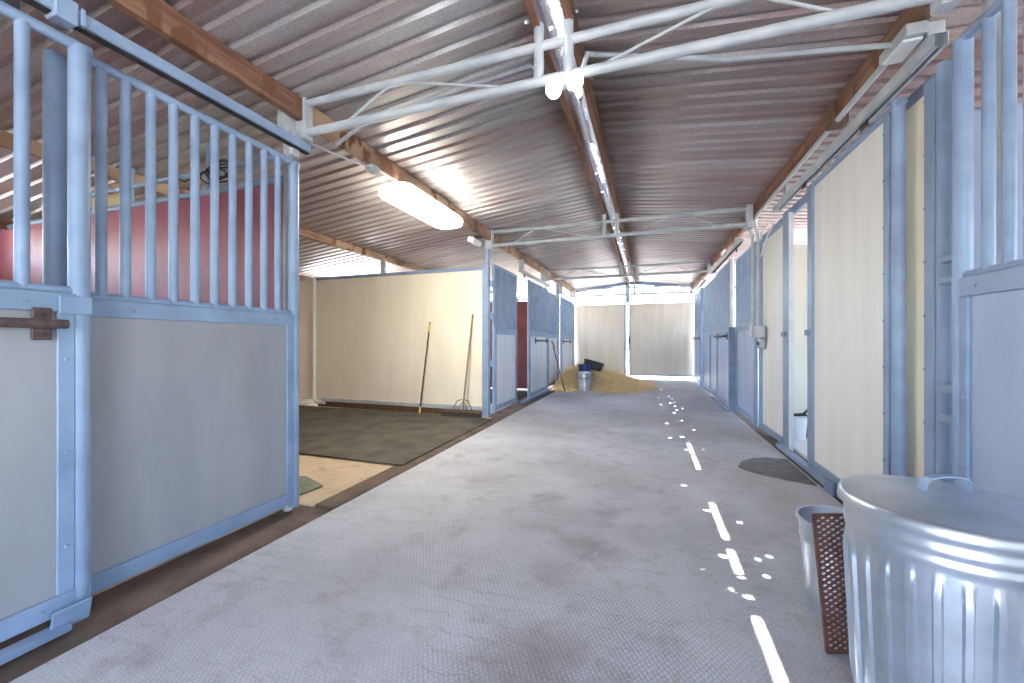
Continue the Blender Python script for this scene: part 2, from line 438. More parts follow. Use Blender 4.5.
# ------------------------------------------------------------------ wooden purlins
def purlin(label, x, z0, z1, w=.05, ya=Y0, yb=12.45, joints=(), mat='beam'):
    t = thing('wooden_purlin', label, 'roof beam', (x, (ya+yb)/2, z0), 'long wooden beams under the roof sheets')
    mb = MB(); n = 60; vs = []; fs = []
    for i in range(n+1):
        y = ya+(yb-ya)*i/n; j = lambda s=.004: random.uniform(-s, s)
        vs += [(x-w/2+j(), y, z0+j()), (x+w/2+j(), y, z0+j()), (x+w/2+j(.002), y, z1), (x-w/2+j(.002), y, z1)]
    for i in range(n):
        for k in range(4): fs.append((i*4+k, i*4+(k+1) % 4, i*4+4+(k+1) % 4, i*4+4+k))
    fs += [(0, 3, 2, 1), (n*4, n*4+1, n*4+2, n*4+3)]
    mb.add(vs, fs); build('timber', mb, mat, t, ang=30)
    for jy in joints:
        build('splice_block', MB().box(x-w/2-.03, x+w/2+.012, jy-.05, jy+.05, z0-.05, z1-.02, .004), 'wood_dark', t)
    return t
purlin('reddish wooden roof beam over the bars of the near left stall front', -2.19, 2.565, 2.705, yb=2.06)
purlin('pale blotchy wooden roof beam running past the tube lamp', -2.19, 2.565, 2.705, ya=2.065, mat='beam_pale')
purlin('wooden roof beam crossing high over the back of the cream-walled bay', -4.06, 2.40, 2.495, mat='beam_pale')
purlin('ridge beam on the left of the silver flashing', -.565, 2.775, 2.885, .04)
purlin('ridge beam on the right of the silver flashing', -.395, 2.775, 2.885, .04)
purlin('wooden roof beam along the right side beside the conduit', 1.19, 2.575, 2.705, .05, joints=(3.2,))
purlin('outermost wooden roof beam at the left eave', -5.9, 2.19, 2.288)
purlin('wooden roof beam hidden over the right-hand stalls', 3.2, 2.375, 2.47)

# ------------------------------------------------------------------ trusses of pipe
def truss(y, label, xa=-2.2, xb=1.12, main=True):
    t = thing('pipe_truss', label, 'roof truss', ((xa+xb)/2, y, 2.47), 'painted pipe trusses across the aisle')
    zl, zu = 2.495, 2.69; r = .026 if main else .022
    build('chord', MB().pipe((xa, y, zl), (xb, y, zl), r), 'steel_pale', t)
    build('chord', MB().pipe((xa, y, zu), (xb, y, zu-.012), r*.9), 'steel_pale', t)
    zz = [(-1.86, zl, -1.48, zu), (-1.48, zu, -.70, zl), (-.28, zl, .36, zu), (.42, zu, .80, zl)]
    for (x1, z1, x2, z2) in zz:
        build('web_rod', MB().pipe((x1, y, z1), (x2, y, z2), .008, 8), 'steel_pale', t)
    for x in (-.56, -.40):
        build('ridge_post', MB().pipe((x, y, zl), (x, y, 2.80), .027), 'steel_pale', t)
    pl = MB().box(xa-.05, xa+.055, y-.035, y+.035, zl-.05, zu+.05, .004)
    build('end_plate', pl, 'steel_pale', t)
    pl = MB().box(xb-.03, xb+.04, y-.035, y+.035, zl-.06, zu+.03, .004)
    build('end_plate', pl, 'steel_pale', t)
    return t
truss(2.07, 'painted pipe truss closest to the twin floodlights')
truss(5.38, 'painted pipe truss resting on the corner post beside the push broom')
truss(8.72, 'painted pipe truss over the aisle where the straw pile begins')
truss(12.2, 'painted pipe truss just inside the double doors at the end')

# ------------------------------------------------------------------ generic stall front / door
def stall_front(name, label, cat, X, n, y0, y1, group=None, skip_first=False, zb=.06, zs=1.24, zt=2.25, bars=True, nbar=None, board='board_dimmed',
                steel='steel', handle=None, pr=.022, strip=.05, sill=.075, post_to=None, handle_mat='black_iron', bolts=True, bar_r=.0195, trail=None):
    """upright framed panel in the plane x = X; n = +1 when its aisle face looks to +X"""
    t = thing(name, label, cat, (X, (y0+y1)/2, 0.0 if zb < .1 else zb), group)
    f0 = X+n*.018; f1 = X+n*.024
    # boards
    ztop_board = zs if bars else zt
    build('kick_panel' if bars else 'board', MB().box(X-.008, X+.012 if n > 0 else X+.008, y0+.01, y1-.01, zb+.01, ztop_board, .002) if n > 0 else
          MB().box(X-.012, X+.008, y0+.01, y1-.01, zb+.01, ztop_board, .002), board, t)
    for y in (y0+pr, y1-pr)[1 if skip_first else 0:]:
        build('post', MB().pipe((X, y, zb-.03 if post_to is None else 0), (X, y, zt), pr), steel, t)
    build('rail', MB().pipe((X, y0, zt), (X, y1, zt), .021 if trail is None else trail), steel, t)
    xa, xb = sorted((X+n*.012, X+n*.026))
    def trim(ya, yb, za, zb_):
        mb = MB().box(xa, xb, ya, yb, za, zb_, .003)
        if bolts:
            L = max(yb-ya, zb_-za); k = max(2, int(L/.28)); vert = (zb_-za) > (yb-ya)
            for i in range(k):
                s = (i+.5)/k
                p = (X+n*.026, (ya+yb)/2 if vert else ya+(yb-ya)*s, za+(zb_-za)*s if vert else (za+zb_)/2)
                mb.bolt(p, (n, 0, 0))
        return build('trim_strip', mb, steel, t)
    trim(y0+.006, y1-.006, zb, zb+.075)
    zz = zs if bars else zt-.03
    if not skip_first: trim(y0+2*pr-.01, y0+2*pr-.01+strip, zb+.076, zz-sill+.001)
    trim(y1-2*pr+.01-strip, y1-2*pr+.01, zb+.076, zz-sill+.001)
    if bars:
        trim(y0+.01, y1-.01, zs-sill+.002, zs)
        build('sill_pipe', MB().pipe((X, y0+pr, zs+.012), (X, y1-pr, zs+.012), .018), steel, t)
        if nbar is None: nbar = max(1, int(round((y1-y0)/.097))-1)
        ys = nbar if isinstance(nbar, (list, tuple)) else [y0+(y1-y0)*(i+1)/(nbar+1) for i in range(nbar)]
        for y in ys:
            build('bar', MB().pipe((X, y, zs+.012), (X, y, zt), bar_r, 12), steel, t)
    else:
        trim(y0+.01, y1-.01, zt-.075, zt-.012)
    if handle:
        ya, yb, zh = handle
        h = build('handle', MB().pipe((X+n*.07, ya, zh), (X+n*.07, yb, zh), .017, 12), handle_mat, t)
        for yy in (ya+.08, yb-.05):
            mb = MB().box(*sorted((X+n*.022, X+n*.032)), yy-.026, yy+.026, zh-.06, zh+.06, .003)
            mb.box(*sorted((X+n*.03, X+n*.07)), yy-.012, yy+.012, zh-.014, zh+.014, .002)
            for dz in (-.042, .042): mb.bolt((X+n*.032, yy, zh+dz), (n, 0, 0))
            build('handle_bracket', mb, handle_mat, h)
    return t

# ---- left side, nearest stall
BX = [1.03, 1.113, 1.208, 1.302, 1.40, 1.497, 1.594, 1.69, 1.785, 1.88]
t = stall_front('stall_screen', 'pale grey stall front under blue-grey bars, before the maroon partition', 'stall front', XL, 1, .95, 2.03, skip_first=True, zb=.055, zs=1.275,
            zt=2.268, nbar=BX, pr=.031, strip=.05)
for z in (2.05, 1.63, .62, .22):
    build('hinge_strap', MB().box(-2.245, -2.225, 2.040, 2.057, z-.09, z+.09, .003), 'black', t)
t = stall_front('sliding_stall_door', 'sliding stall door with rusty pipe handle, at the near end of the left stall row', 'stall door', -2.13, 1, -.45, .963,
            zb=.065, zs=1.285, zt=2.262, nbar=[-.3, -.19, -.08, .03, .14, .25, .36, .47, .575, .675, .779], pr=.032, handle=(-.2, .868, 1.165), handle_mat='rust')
build('latch_plate', MB().box(-2.104, -2.092, .86, .955, 1.205, 1.275, .003).bolt((-2.092, .885, 1.24), (1, 0, 0)), 'steel', t)
tr = thing('door_track', 'blue-grey sliding door track above the left stall bars', 'door track', (-2.15, .5, 2.35))
mb = MB().box(-2.18, -2.122, -2.4, 2.07, 2.352, 2.406, .004)
build('rail', mb, 'steel', tr)
build('slot', MB().box(-2.168, -2.134, -2.38, 2.065, 2.345, 2.353, 0), 'black', tr)
for y in (.905, -1.2):
    build('clamp', MB().box(-2.188, -2.112, y-.05, y+.02, 2.335, 2.425, .006).box(-2.188, -2.112, y+.025, y+.04, 2.345, 2.415, .003), 'steel', tr)
for y in (1.98,):
    build('clamp', MB().box(-2.188, -2.16, y-.03, y+.03, 2.30, 2.46, .004), 'steel_pale', tr)
for y in (.2, .75):
    build('roller_hanger', MB().box(-2.155, -2.145, y-.03, y+.03, 2.27, 2.36, .003), 'black_iron', tr)
g = thing('door_guide', 'bent steel guide on the floor under the sliding stall door', 'door guide', (-2.08, .6, 0))
build('rail', MB().box(-2.11, -2.055, -.6, .88, .012, .04, .003), 'steel_dark', g)
build('lip', MB().obox((-2.075, .885, .06), (.012, .11, .085), Matrix.Rotation(.25, 3, 'Y'), .003), 'steel', g)
p = thing('steel_post', 'round blue-grey post rising behind the near sliding stall door', 'post', (-2.33, .945, -.02))
build('shaft', MB().pipe((-2.33, .945, -.02), (-2.33, .945, 2.29), .035, 18), 'steel', p)
p = thing('steel_post', 'slim post carrying the truss behind the bar end of the left stall front', 'post', (-2.262, 2.035, -.02))
build('shaft', MB().pipe((-2.262, 2.01, -.02), (-2.262, 2.01, 2.57), .028, 14), 'steel_pale', p)
build('cap_plate', MB().box(-2.30, -2.225, 1.96, 2.034, 2.44, 2.70, .004), 'steel_pale', p)
# maroon partition between the near stall and the bay
pt = thing('stall_partition', 'maroon board partition seen through the stall bars', 'partition', (-4.1, 2.07, 0))
build('board', MB().box(-6.05, -2.3, 2.06, 2.085, .02, 2.19, .003), 'maroon', pt)
build('rail', MB().pipe((-6.05, 2.072, 2.215), (-2.3, 2.072, 2.215), .024), 'steel', pt)
build('rail', MB().pipe((-6.05, 2.072, 2.37), (-2.3, 2.072, 2.37), .02), 'steel', pt)
for x in (-4.9, -4.02, -3.1):
    build('post', MB().pipe((x, 2.072, 2.2), (x, 2.072, 2.56 if x > -4.5 else 2.38), .022), 'steel', pt)
cb = MB()
for i in range(5):
    pts = []
    cx, cz = -2.95+random.uniform(-.05, .05), 2.33+random.uniform(-.03, .02)
    for k in range(25):
        a = k/24*2*math.pi*1.3+i
        pts.append((cx+math.cos(a)*(.10+.01*i), 2.03+.012*math.sin(3*a+i), cz+math.sin(a)*.055))
    cb.tube(pts, .005, 6)
cb.tube([(-3.5, 2.04, 2.38), (-3.3, 2.03, 2.30), (-3.1, 2.03, 2.35), (-2.95, 2.03, 2.36)], .005, 6)
tag(build('cable_bundle', cb, 'black'), 'tangled black cable hanging on the pipe over the maroon partition', 'cable')
tag(build('plywood_offcut', MB().box(-4.62, -4.08, 2.10, 2.115, 2.235, 2.44, .002), 'tan'), 'tan plywood piece standing above the maroon partition behind bars', 'board')

# ---- bay with the cream wall
cw = thing('cream_partition', 'cream board wall of the open bay, lit by the tube lamp', 'partition', (-3.9, 5.4, 0))
build('board', MB().box(-5.475, -2.302, 5.385, 5.405, .10, 2.165, .003), 'cream', cw)
build('rail', MB().box(-5.42, -2.304, 5.37, 5.42, 2.15, 2.20, .006), 'steel', cw)
build('rail', MB().box(-5.28, -2.304, 5.352, 5.39, .085, .145, .005), 'steel_pale', cw)
build('rail', MB().box(-5.36, -2.305, 5.362, 5.44, -.02, .082, .004), 'wood_dark', cw)
pts = [(-5.46, 5.38, 2.2)] + [(-5.46, 5.38, .14)] + [(-5.46+.08*(1-math.cos(a)), 5.38, .14-.08*math.sin(a)) for a in (.4, .8, 1.2, 1.57)] + [(-5.2, 5.38, .06)]
build('bent_pipe', MB().tube(pts, .034, 12), 'white_metal', cw)
cw2 = thing('cream_partition', 'narrow strip of cream boarding left of the white bent pipe', 'partition', (-5.8, 5.44, 0))
build('board', MB().box(-6.08, -5.52, 5.43, 5.45, .1, 2.16, .003), 'cream', cw2)
build('rail', MB().pipe((-6.08, 5.44, 2.18), (-5.5, 5.44, 2.18), .02), 'white_metal', cw2)
cp = thing('corner_post', 'square blue-grey corner post at the end of the cream bay wall', 'post', (-2.25, 5.38, 0))
build('shaft', MB().box(-2.30, -2.20, 5.335, 5.425, 0, 2.2, .006), 'steel', cp)
build('stub', MB().box(-2.262, -2.208, 5.35, 5.41, 2.2, 2.57, .005), 'steel', cp)
for z in (1.95, 1.48, .78):
    build('hinge', MB().pipe((-2.19, 5.44, z-.05), (-2.19, 5.44, z+.05), .016, 10).box(-2.205, -2.19, 5.42, 5.46, z-.04, z+.04, .002), 'steel', cp)
sp = thing('purlin_post', 'short grey post between the cream wall and the beam above', 'post', (-4.06, 5.40, 2.2))
build('shaft', MB().box(-4.10, -4.02, 5.38, 5.42, 2.2, 2.42, .004), 'steel_pale', sp)
# mats
def slab(pts, z0, z1, bev=.004):
    bm = bmesh.new(); vs = [bm.verts.new((x, y, z0)) for x, y in pts]; f = bm.faces.new(vs)
    r = bmesh.ops.extrude_face_region(bm, geom=[f])
    for v in [g_ for g_ in r['geom'] if isinstance(g_, bmesh.types.BMVert)]: v.co.z = z1
    return MB()._bm(bm)
tag(build('rubber_mat', slab([(-4.72, 3.0), (-2.05, 2.99), (-2.07, 5.18), (-3.5, 5.26), (-4.74, 5.24)], .005, .018), 'mat'),
    'large dark rubber mat covering the floor of the cream-walled bay', 'mat')
tag(build('rubber_mat', slab([(-6.0, 3.1), (-4.76, 3.02), (-4.78, 5.22), (-6.0, 5.25)], -.001, .013), 'mat'),
    'dark rubber mat beside the white bent pipe, left of the larger mat', 'mat')
tag(build('floor_mat', slab([(-2.72, 2.12), (-2.36, 2.13), (-2.33, 2.38), (-2.62, 2.50), (-2.76, 2.45)], -.001, .014), 'mat_green'),
    'small worn green mat on the tan concrete behind the stall front corner', 'mat')
# timber sill strip at the edge of the slab
tag(build('timber_sill', MB().box(-2.13, -1.965, 2.1, 5.3, -.04, .004, .006), 'dirt'), 'worn brown strip between the bay floor and the aisle slab', 'sill')

# brooms
def rotto(a, b):
    a, b = V(a), V(b); return a, b
br = thing('broom', 'yellow-tipped dark broom pole leaning on the cream wall', 'broom', (-3.28, 5.27, 0))
A, B = V((-3.29, 5.25, .02)), V((-3.18, 5.372, 1.40)); d = B-A
build('handle', MB().pipe(A+d*.06, A+d*.90, .0125, 12), 'wood_dark', br)
build('grip', MB().tube([A+d*.89, A+d*.90, A+d*.97, A+d*.975], .016, 12), 'yellow', br)
build('tip', MB().tube([A+d*.97, A+d*.985, A+d], .0125, 10, .008), 'black', br)
build('ferrule', MB().tube([A, A+d*.01, A+d*.07], .018, 12, .014), 'yellow', br)
pb = thing('push_broom', 'wide push broom with thin wooden handle beside the corner post', 'broom', (-2.62, 5.2, 0))
A, B = V((-2.545, 5.20, .10)), V((-2.46, 5.368, 1.50)); d = B-A
build('handle', MB().pipe(A, B, .012, 12), 'wood_pale', pb)
build('head_block', MB().box(-2.88, -2.26, 5.165, 5.225, .065, .10, .006), 'wood_dark', pb)
brm = MB()
for i in range(62):
    for j in range(5):
        x = -2.875+.61*i/61; y = 5.17+.05*j/4
        brm.pipe((x, y, .068), (x+random.uniform(-.006, .006), y+random.uniform(-.012, .012), .004), .0028, 4)
build('bristles', brm, 'bristle', pb)
bc = MB()
for s in (-1, 1):
    bc.tube([(-2.545+.02*s, 5.215, .26), (-2.545+.09*s, 5.205, .24), (-2.545+.16*s, 5.195, .10)], .006, 8)
    bc.tube([(-2.545+.02*s, 5.215, .22), (-2.545+.07*s, 5.2, .10)], .005, 8)
build('brace', bc, 'black_iron', pb)

# ---- left row beyond the bay
ZB = .06
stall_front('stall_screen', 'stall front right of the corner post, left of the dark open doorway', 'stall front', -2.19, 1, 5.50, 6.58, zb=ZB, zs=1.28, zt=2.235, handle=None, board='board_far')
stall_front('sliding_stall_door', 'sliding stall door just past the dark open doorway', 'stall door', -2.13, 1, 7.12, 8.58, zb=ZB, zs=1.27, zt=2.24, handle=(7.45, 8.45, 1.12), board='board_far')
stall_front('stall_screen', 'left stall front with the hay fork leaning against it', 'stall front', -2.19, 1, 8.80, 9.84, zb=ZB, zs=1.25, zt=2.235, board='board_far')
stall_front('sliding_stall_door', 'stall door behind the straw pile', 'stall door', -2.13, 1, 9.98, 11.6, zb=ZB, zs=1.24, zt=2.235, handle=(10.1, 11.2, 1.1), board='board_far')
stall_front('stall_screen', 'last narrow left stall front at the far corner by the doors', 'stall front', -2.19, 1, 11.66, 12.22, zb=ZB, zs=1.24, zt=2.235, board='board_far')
p = thing('steel_post', 'post between the far left stalls behind the straw', 'post', (-2.19, 9.9, 0))
build('shaft', MB().box(-2.225, -2.145, 9.865, 9.945, -.02, 2.57, .005), 'steel', p)
for (ya, yb, lb) in ((6.55, 8.62, 'pale sliding door track above the dark open doorway'), (9.9, 11.9, 'pale sliding door track over the door behind the straw')):
    tr = thing('door_track', lb, 'door track', (-2.1, (ya+yb)/2, 2.30))
    build('rail', MB().box(-2.13, -2.07, ya, yb, 2.30, 2.355, .004), 'steel_pale', tr)
    for y in (ya+.25, yb-.3):
        build('roller_hanger', MB().box(-2.115, -2.10, y-.03, y+.03, 2.24, 2.32, .003), 'black_iron', tr)
        build('clamp', MB().box(-2.2, -2.115, y-.025, y+.025, 2.34, 2.57, .003), 'steel_pale', tr)
g = thing('door_guide', 'floor guide rail under the open left doorway', 'door guide', (-2.1, 7.6, 0))
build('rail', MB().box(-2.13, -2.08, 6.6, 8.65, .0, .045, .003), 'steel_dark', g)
tag(build('rubber_mat', slab([(-4.6, 6.7), (-2.32, 6.7), (-2.32, 8.6), (-4.6, 8.6)], -.018, -.004), 'black'), 'black mat added to darken the floor inside the open left doorway', 'mat')  # black sheet added so the floor in the doorway turns dark
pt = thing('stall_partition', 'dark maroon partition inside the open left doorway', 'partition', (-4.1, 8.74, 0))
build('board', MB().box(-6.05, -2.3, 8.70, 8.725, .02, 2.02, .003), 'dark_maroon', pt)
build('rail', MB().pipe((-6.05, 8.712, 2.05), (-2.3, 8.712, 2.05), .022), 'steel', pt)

# ---- end wall: double doors
dl = thing('sliding_barn_door', 'cream end door leaf behind the straw pile', 'barn door', (-1.44, 12.3, .1))
build('board', MB().box(-2.24, -.665, 12.29, 12.31, .03, 2.215, .003), 'cream_far', dl)
build('frame', MB().box(-.69, -.64, 12.275, 12.32, .03, 2.23, .004), 'steel', dl)
dr = thing('sliding_barn_door', 'cream end door leaf with the dark latch, right of the centre gap', 'barn door', (.3, 12.3, .1))
build('board', MB().box(-.54, 1.20, 12.29, 12.31, .095, 2.215, .003), 'cream_far', dr)
fm = MB().box(-.565, -.525, 12.275, 12.32, .095, 2.23, .004).box(-.525, 1.20, 12.275, 12.29, .095, .135, .003)
build('frame', fm, 'steel', dr)
fs_ = MB()
for i in range(9): fs_.box(.1+i*.115, .108+i*.115, 12.283, 12.292, .14, 2.2, .001)
build('seam_strip', fs_, 'cream_far', dr)
build('latch', MB().box(-.575, -.53, 12.245, 12.278, 1.05, 1.25, .004).box(-.562, -.545, 12.262, 12.278, .75, 1.05, .002), 'black_iron', dr)
hd = thing('door_header', 'white pipe header across the top of the end doors', 'header', (-.5, 12.28, 2.2))
build('beam', MB().box(-2.26, 1.2, 12.25, 12.31, 2.235, 2.285, .005), 'white_metal', hd)
build('rail', MB().pipe((-2.26, 12.33, 2.48), (1.2, 12.33, 2.48), .018), 'white_metal', hd)
build('stub', MB().box(-.66, -.54, 12.29, 12.33, 2.285, 2.78, .004), 'steel', hd)
gb = thing('gable_beam', 'grey sloping gable beam above the end doors', 'beam', (-.48, 12.36, 2.6))
for s in (-1, 1):
    xe = -2.3 if s < 0 else 1.3
    vs = []
    for (x, y) in ((RIDGE, 12.35), (RIDGE, 12.39), (xe, 12.39), (xe, 12.35)):
        vs += [(x, y, roof_z(x)-.10), (x, y, roof_z(x)-.004)]
    build('rafter', MB().add(vs, [(0, 1, 3, 2), (2, 3, 5, 4), (4, 5, 7, 6), (6, 7, 1, 0), (1, 7, 5, 3), (0, 2, 4, 6)]), 'steel_dark', gb)

# ---- straw pile with bucket, tub and blue bin
hay = MB(); n = 46; vs = []; fs = []
def hz(x, y):
    d1 = ((x+1.72)/.62)**2+((y-9.95)/1.15)**2; d2 = ((x+.95)/.85)**2+((y-10.3)/1.25)**2
    h = .42*math.exp(-d1*1.3)+.33*math.exp(-d2*1.4)
    k = min(1, max(0, math.hypot(x+1.37, y-8.95)/.5-.35)); return h*k+.02*(1-k)*(y > 8.75)
hx0, hx1, hy0, hy1 = -2.085, .15, 8.55, 12.1
for i in range(n+1):
    for j in range(n+1):
        x = hx0+(hx1-hx0)*i/n; y = hy0+(hy1-hy0)*j/n
        h = hz(x, y)-.035+random.uniform(-.012, .02)*(1 if 0 < i < n and 0 < j < n else 0)
        vs.append((x, y, max(h, -.02)))
for i in range(n):
    for j in range(n): fs.append((i*(n+1)+j, i*(n+1)+j+1, (i+1)*(n+1)+j+1, (i+1)*(n+1)+j))
hay.add(vs, fs)
ho = build('straw_pile', hay, 'straw_floor', ang=60)
tag(ho, 'heap of loose golden straw against the left stalls by the end doors', 'straw', kind='stuff')
st = MB(); cnt = 0
while cnt < 3600:
    x = random.uniform(hx0+.05, hx1+.1); y = random.uniform(hy0-.1, hy1)
    h = hz(x, y)
    if h < .035 and random.random() > .10: continue
    if h < .012 and random.random() > .35: continue
    z = max(h-.03, 0)+random.uniform(.0, .035)
    a = random.uniform(0, 6.283); el = random.uniform(-.35, .5); L = random.uniform(.05, .17)
    d = V((math.cos(a)*math.cos(el), math.sin(a)*math.cos(el), math.sin(el)))*L
    p0 = V((x, y, z)); p1 = p0+d
    if p1.z < .004: p1.z = .004
    if p1.x < -2.085 or p0.x < -2.085: continue
    st.tube([p0, p1], .0035, 3); cnt += 1
so_ = build('stalks', st, 'straw', ho, ang=60); so_['kind'] = 'stuff'

def bucket(name, label, cat, c, r0, r1, h, mat, beads=True, handle_mat=None, group=None, z0=0.0, fill=None):
    t = thing(name, label, cat, (c[0], c[1], z0), group)
    prof = [(0.001, z0+.012), (r0*.97, z0+.012), (r0, z0), (r0+.004, z0), (r0+(r1-r0)*.08, z0+h*.08)]
    for s in (.16, .2, .24) if beads else (): prof.append((r0+(r1-r0)*s+(.004 if s == .2 else 0), z0+h*s))
    for s in (.74, .78, .82) if beads else (): prof.append((r0+(r1-r0)*s+(.004 if s == .78 else 0), z0+h*s))
    prof += [(r1, z0+h-.012), (r1+.008, z0+h-.008), (r1+.008, z0+h), (r1-.002, z0+h), (r1-.006, z0+h-.014), (r0-.004, z0+.016), (0.001, z0+.016)]
    build('shell', MB().lathe(prof, (c[0], c[1], 0), 40), mat, t)
    if handle_mat:
        pts = [(c[0]+(r1+.012)*math.cos(a), c[1]+(r1+.012)*math.sin(a)*.9, z0+h-.04-.10*abs(math.sin(a))) for a in [math.pi+math.pi*k/14 for k in range(15)]]
        build('bail', MB().tube(pts, .004, 6), handle_mat, t)
    return t
bucket('metal_bucket', 'grey metal pail standing in front of the straw pile', 'bucket', (-1.375, 9.02), .15, .16, .41, 'galv_dull', handle_mat='black_iron')
bucket('storage_pail', 'blue pail half hidden behind the grey metal pail in the straw', 'bucket', (-1.43, 9.42), .13, .15, .40, 'blue_plastic', beads=False, z0=.16)
tb = thing('feed_tub', 'black rubber feed tub lying tipped on the straw', 'tub', (-1.13, 9.52, .45))
bm = bmesh.new(); bmesh.ops.create_cube(bm, size=1)
for v in bm.verts:
    k = 1.0 if v.co.z > 0 else .82
    v.co = V((v.co.x*.44*k, v.co.y*.40*k, v.co.z*.16))
top = [f for f in bm.faces if f.normal.z > .9]
r = bmesh.ops.inset_region(bm, faces=top, thickness=.02, depth=0)
for v in top[0].verts: v.co.z -= .135; 
bmesh.ops.bevel(bm, geom=[e for e in bm.edges if abs((e.verts[0].co-e.verts[1].co).z) > .05], offset=.05, segments=3, affect='EDGES')
R_ = Matrix.Rotation(math.radians(14), 3, 'Y') @ Matrix.Rotation(math.radians(-12), 3, 'X') 
for v in bm.verts: v.co = R_ @ v.co + V((-1.25, 9.58, .52))
mbt = MB()._bm(bm)
build('shell', mbt, 'black_plastic', tb)
build('rim', MB().tube([R_ @ V((sx*.225, sy*.205, .082)) + V((-1.25, 9.58, .52)) for sx, sy in ((-.7, -1), (.7, -1), (.93, -.93), (1, -.7), (1, .7), (.93, .93), (.7, 1), (-.7, 1), (-.93, .93), (-1, .7), (-1, -.7), (-.93, -.93), (-.7, -1))], .012, 8), 'black_plastic', tb)
# hay fork leaning upside down
fk = thing('hay_fork', 'dark-handled fork leaning tines-up on the left stall front', 'fork', (-1.72, 8.5, 0))
A, B = V((-1.72, 8.50, .012)), V((-2.10, 9.02, 1.0)); d = B-A
build('handle', MB().pipe(A, A+d*.95, .014, 10), 'wood_dark', fk)
tn = MB()
side = V((0, 1, 0)); un = d.normalized()
tn.pipe(A+d*.93-side*.09, A+d*.93+side*.09, .008, 8)
for k in range(6):
    o_ = side*(-.09+.036*k); tn.tube([A+d*.93+o_, A+d*1.0+o_+V((.02, 0, 0)), A+d*1.12+o_+V((.0, 0, 0))], .005, 6, .003)
build('tines', tn, 'wood_pale', fk)
lt = thing('door_latch', 'small white latch low on the left stall front beside the straw', 'latch', (-2.15, 9.55, .15))
build('plate', MB().box(-2.163, -2.15, 9.40, 9.62, .16, .30, .004).pipe((-2.15, 9.5, .23), (-2.11, 9.5, .23), .018, 10), 'white_plastic', lt)

# ------------------------------------------------------------------ right side: feed room and stalls
# nearest grille door
t = stall_front('sliding_stall_door', 'grille door with a blue-grey panel behind the trash can', 'stall door', 1.30, -1, .9, 2.325, zb=.065, zs=1.375, zt=2.42,
            board='board_blue', nbar=[1.0+.0959*i for i in range(13)], pr=.033, strip=.045, sill=.085)
build('latch', MB().box(1.30, 1.345, 2.325, 2.45, 1.47, 1.50, .003).box(1.30, 1.345, 2.325, 2.45, 1.37, 1.40, .003).box(1.30, 1.345, 2.325, 2.45, .72, .76, .003).box(1.30, 1.345, 2.325, 2.45, .86, .90, .003), 'steel', t)
p = thing('steel_post', 'tall post rising behind the bars above the trash can', 'post', (1.45, 2.36, -.02))
build('shaft', MB().pipe((1.45, 2.36, -.02), (1.45, 2.36, 2.68), .04, 16), 'steel_pale', p)
p = thing('steel_post', 'round post at the feed room corner, next to the grille door', 'post', (1.346, 2.488, -.02))
build('shaft', MB().pipe((1.346, 2.488, -.02), (1.346, 2.488, 2.44), .031, 16), 'steel', p)
mb = MB().box(1.318, 1.335, 2.515, 2.59, 0, 2.40, .003)
for k in range(9): mb.bolt((1.318, 2.58, .15+k*.27), (-1, 0, 0), .007)
build('trim_strip', mb, 'steel', p)
# feed room front
fw = thing('feed_room_wall', 'narrow cream wall strip between two blue posts of the feed room', 'wall panel', (1.37, 2.72, 0))
build('board', MB().box(1.355, 1.375, 2.53, 2.95, .02, 2.385, .003), 'cream', fw)
fw2 = thing('feed_room_wall', 'cream panel beyond the feed room doorway, beside the outlet conduits', 'wall panel', (1.35, 5.35, 0))
build('board', MB().box(1.34, 1.36, 4.88, 5.80, .06, 2.33, .003), 'cream_pale', fw2)
mb = MB().box(1.318, 1.342, 4.88, 5.80, 0.02, .09, .003)
build('trim_strip', mb, 'steel', fw2)
build('trim_strip', MB().box(1.318, 1.342, 4.88, 5.80, 2.33, 2.40, .003), 'steel', fw2)
mb = MB().box(1.318, 1.342, 5.71, 5.80, .09, 2.33, .003)
build('trim_strip', mb, 'steel', fw2)
jp = thing('door_jamb', 'blue-grey doorway post of the feed room opening', 'post', (1.345, 4.87, 0))
build('shaft', MB().box(1.325, 1.375, 4.70, 4.87, 0, 2.44, .006), 'steel', jp)
build('edge_strip', MB().box(1.33, 1.37, 4.692, 4.702, 0, 2.40, .002), 'white_metal', jp)
build('latch', MB().box(1.30, 1.326, 4.74, 4.84, 1.15, 1.20, .004), 'steel_dark', jp)
hdr = thing('door_header', 'blue-grey header strip over the feed room front', 'header', (1.38, 3.8, 2.40))
build('beam', MB().box(1.37, 1.40, 2.56, 4.80, 2.385, 2.47, .004), 'steel', hdr)
# sliding feed room door
fd = thing('sliding_feed_room_door', 'wide cream sliding door with blue-grey edge strips behind the trash can', 'door', (1.29, 3.5, .05))
build('board', MB().box(1.285, 1.305, 2.79, 3.97, .06, 2.375, .003), 'cream_pale', fd)
build('post', MB().pipe((1.30, 2.767, .04), (1.30, 2.767, 2.43), .031, 16), 'steel', fd)
build('rail', MB().pipe((1.30, 2.73, 2.405), (1.30, 3.99, 2.405), .024, 12), 'steel', fd)
mb = MB().box(1.268, 1.286, 2.80, 2.85, .06, 2.385, .003)
for k in range(9): mb.bolt((1.268, 2.84, .16+k*.265), (-1, 0, 0), .007)
build('trim_strip', mb, 'steel', fd)
build('trim_strip', MB().box(1.266, 1.31, 3.90, 4.0, .05, 2.40, .003), 'steel', fd)
build('trim_strip', MB().box(1.268, 1.286, 2.851, 3.899, .045, .125, .003), 'steel', fd)
build('latch', MB().box(1.242, 1.268, 3.92, 3.99, 1.15, 1.20, .004), 'steel_dark', fd)
tr = thing('door_track', 'grey open-ended door track above the wide cream sliding door', 'door track', (1.27, 3.5, 2.47))
vs = []
